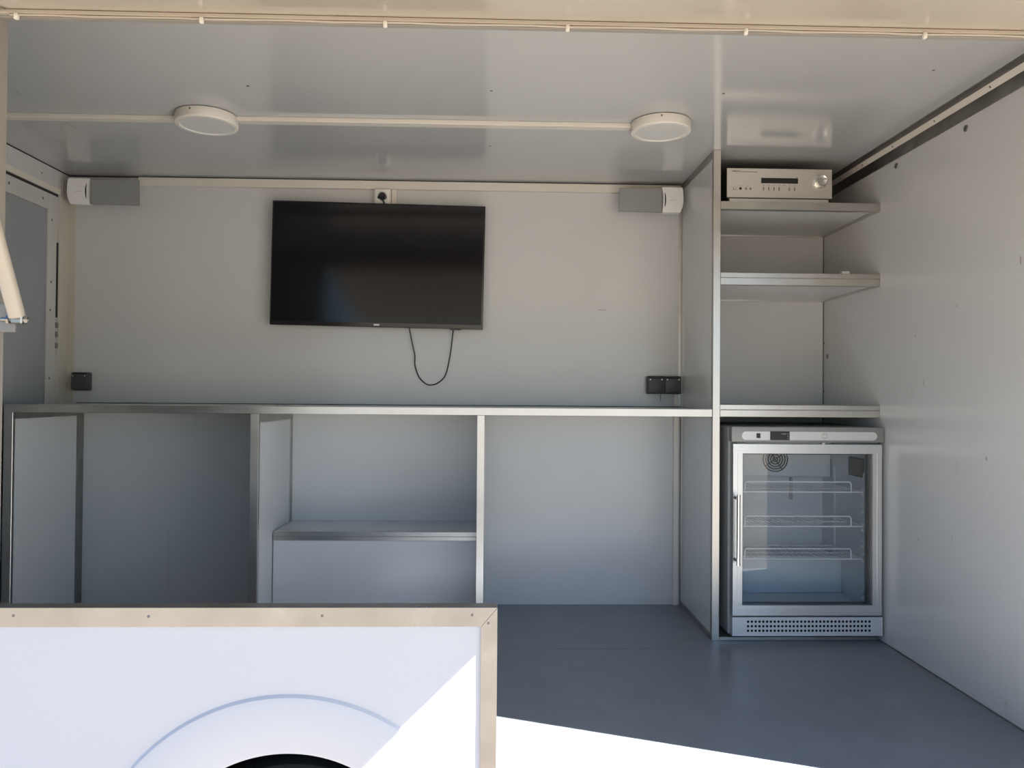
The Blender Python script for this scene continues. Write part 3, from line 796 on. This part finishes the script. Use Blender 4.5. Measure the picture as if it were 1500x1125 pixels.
# ------------------------------------------------------------------ speakers
def speaker(label, xa, xb, cap_left):
    """grey grille body xa..xb, white curved bracket cap on the outer side"""
    z0, z1, yf = 1.791, 1.906, 1.712
    t = thing('speaker', label, 'speaker', ((xa + xb) / 2, 1.79, z0), 'wall speakers')
    lo, hi = (xa + 0.094, xb) if cap_left else (xa, xb - 0.094)
    tilt = 0.006
    if cap_left:
        prof = [(lo, z0 + 0.002), (hi, z0 - 0.001), (hi - 0.003, z1 - 0.001), (lo, z1)]
    else:
        prof = [(lo, z0 + 0.004), (hi, z0 + 0.001), (hi, z1), (lo + 0.004, z1 - 0.004)]
    # cabinet narrows towards the wall
    cx_, cz_ = (lo + hi) / 2, (z0 + z1) / 2
    bk = [(cx_ + (u - cx_) * 0.50, cz_ + 0.004 + (v_ - cz_) * 0.50) for u, v_ in prof]
    obj('cabinet', MB().poly([(u, yf + 0.014, v_) for u, v_ in prof] + [(u, 1.794, v_) for u, v_ in bk],
        [(0, 1, 2, 3), (4, 5, 6, 7), (0, 1, 5, 4), (1, 2, 6, 5), (2, 3, 7, 6), (3, 0, 4, 7)]), 'grey_grille', t)
    obj('grille', MB().prism([(u + (0.003 if u < cx_ else -0.003), v_ + (0.003 if v_ < cz_ else -0.003)) for u, v_ in prof], 1, yf + 0.010, yf + 0.014), 'grey_grille', t)
    # bracket cap: outer edge bulges, inner edge is hollowed
    n = 10
    zc, hz = (z0 + z1) / 2, (z1 - z0) / 2
    sgn = -1 if cap_left else 1
    xo_, xi_ = (xa, xa + 0.094) if cap_left else (xb, xb - 0.094)
    pr = []
    for k in range(n + 1):
        u = -1 + 2 * k / n
        pr.append((xo_ + sgn * (0.005 * (1 - u * u) - 0.004) - sgn * 0.010 * max(0, -u) ** 2, zc + hz * u * 0.98))
    for k in range(n + 1):
        u = 1 - 2 * k / n
        pr.append((xi_ + sgn * 0.004 * (1 - u * u) * 1.5 - sgn * 0.002, zc + hz * u * 1.0))
    cap = obj('end_bracket', MB().prism(pr, 1, yf, yf + 0.035), 'white', t)
    obj('wall_arm', MB().box((xo_ + xi_) / 2 - 0.02, (xo_ + xi_) / 2 + 0.02, yf + 0.035, 1.794, zc - 0.02, zc + 0.03), 'white', t)
    sl = []
    xs = xi_ + sgn * 0.011
    for k in range(n + 1):
        u = -1 + 2 * k / n
        sl.append((xs + sgn * 0.005 * (1 - u * u), zc + 0.032 * u))
    for k in range(n + 1):
        u = 1 - 2 * k / n
        sl.append((xs + sgn * (0.005 * (1 - u * u) - 0.002 - 0.004 * (1 - u * u)), zc + 0.032 * u))
    obj('slot', MB().prism(sl, 1, yf - 0.0006, yf + 0.002), 'black', cap)
    xm = (xo_ + xi_) / 2
    bx('badge', 'whitegl', cap, xm - 0.014, xm + 0.014, yf - 0.001, yf, zc - 0.003, zc + 0.0005)
    return t
speaker('grey wall speaker with white bracket in the left upper corner', -1.872, -1.560, True)
speaker('grey wall speaker with white bracket beside the tall partition', 0.575, 0.868, False)
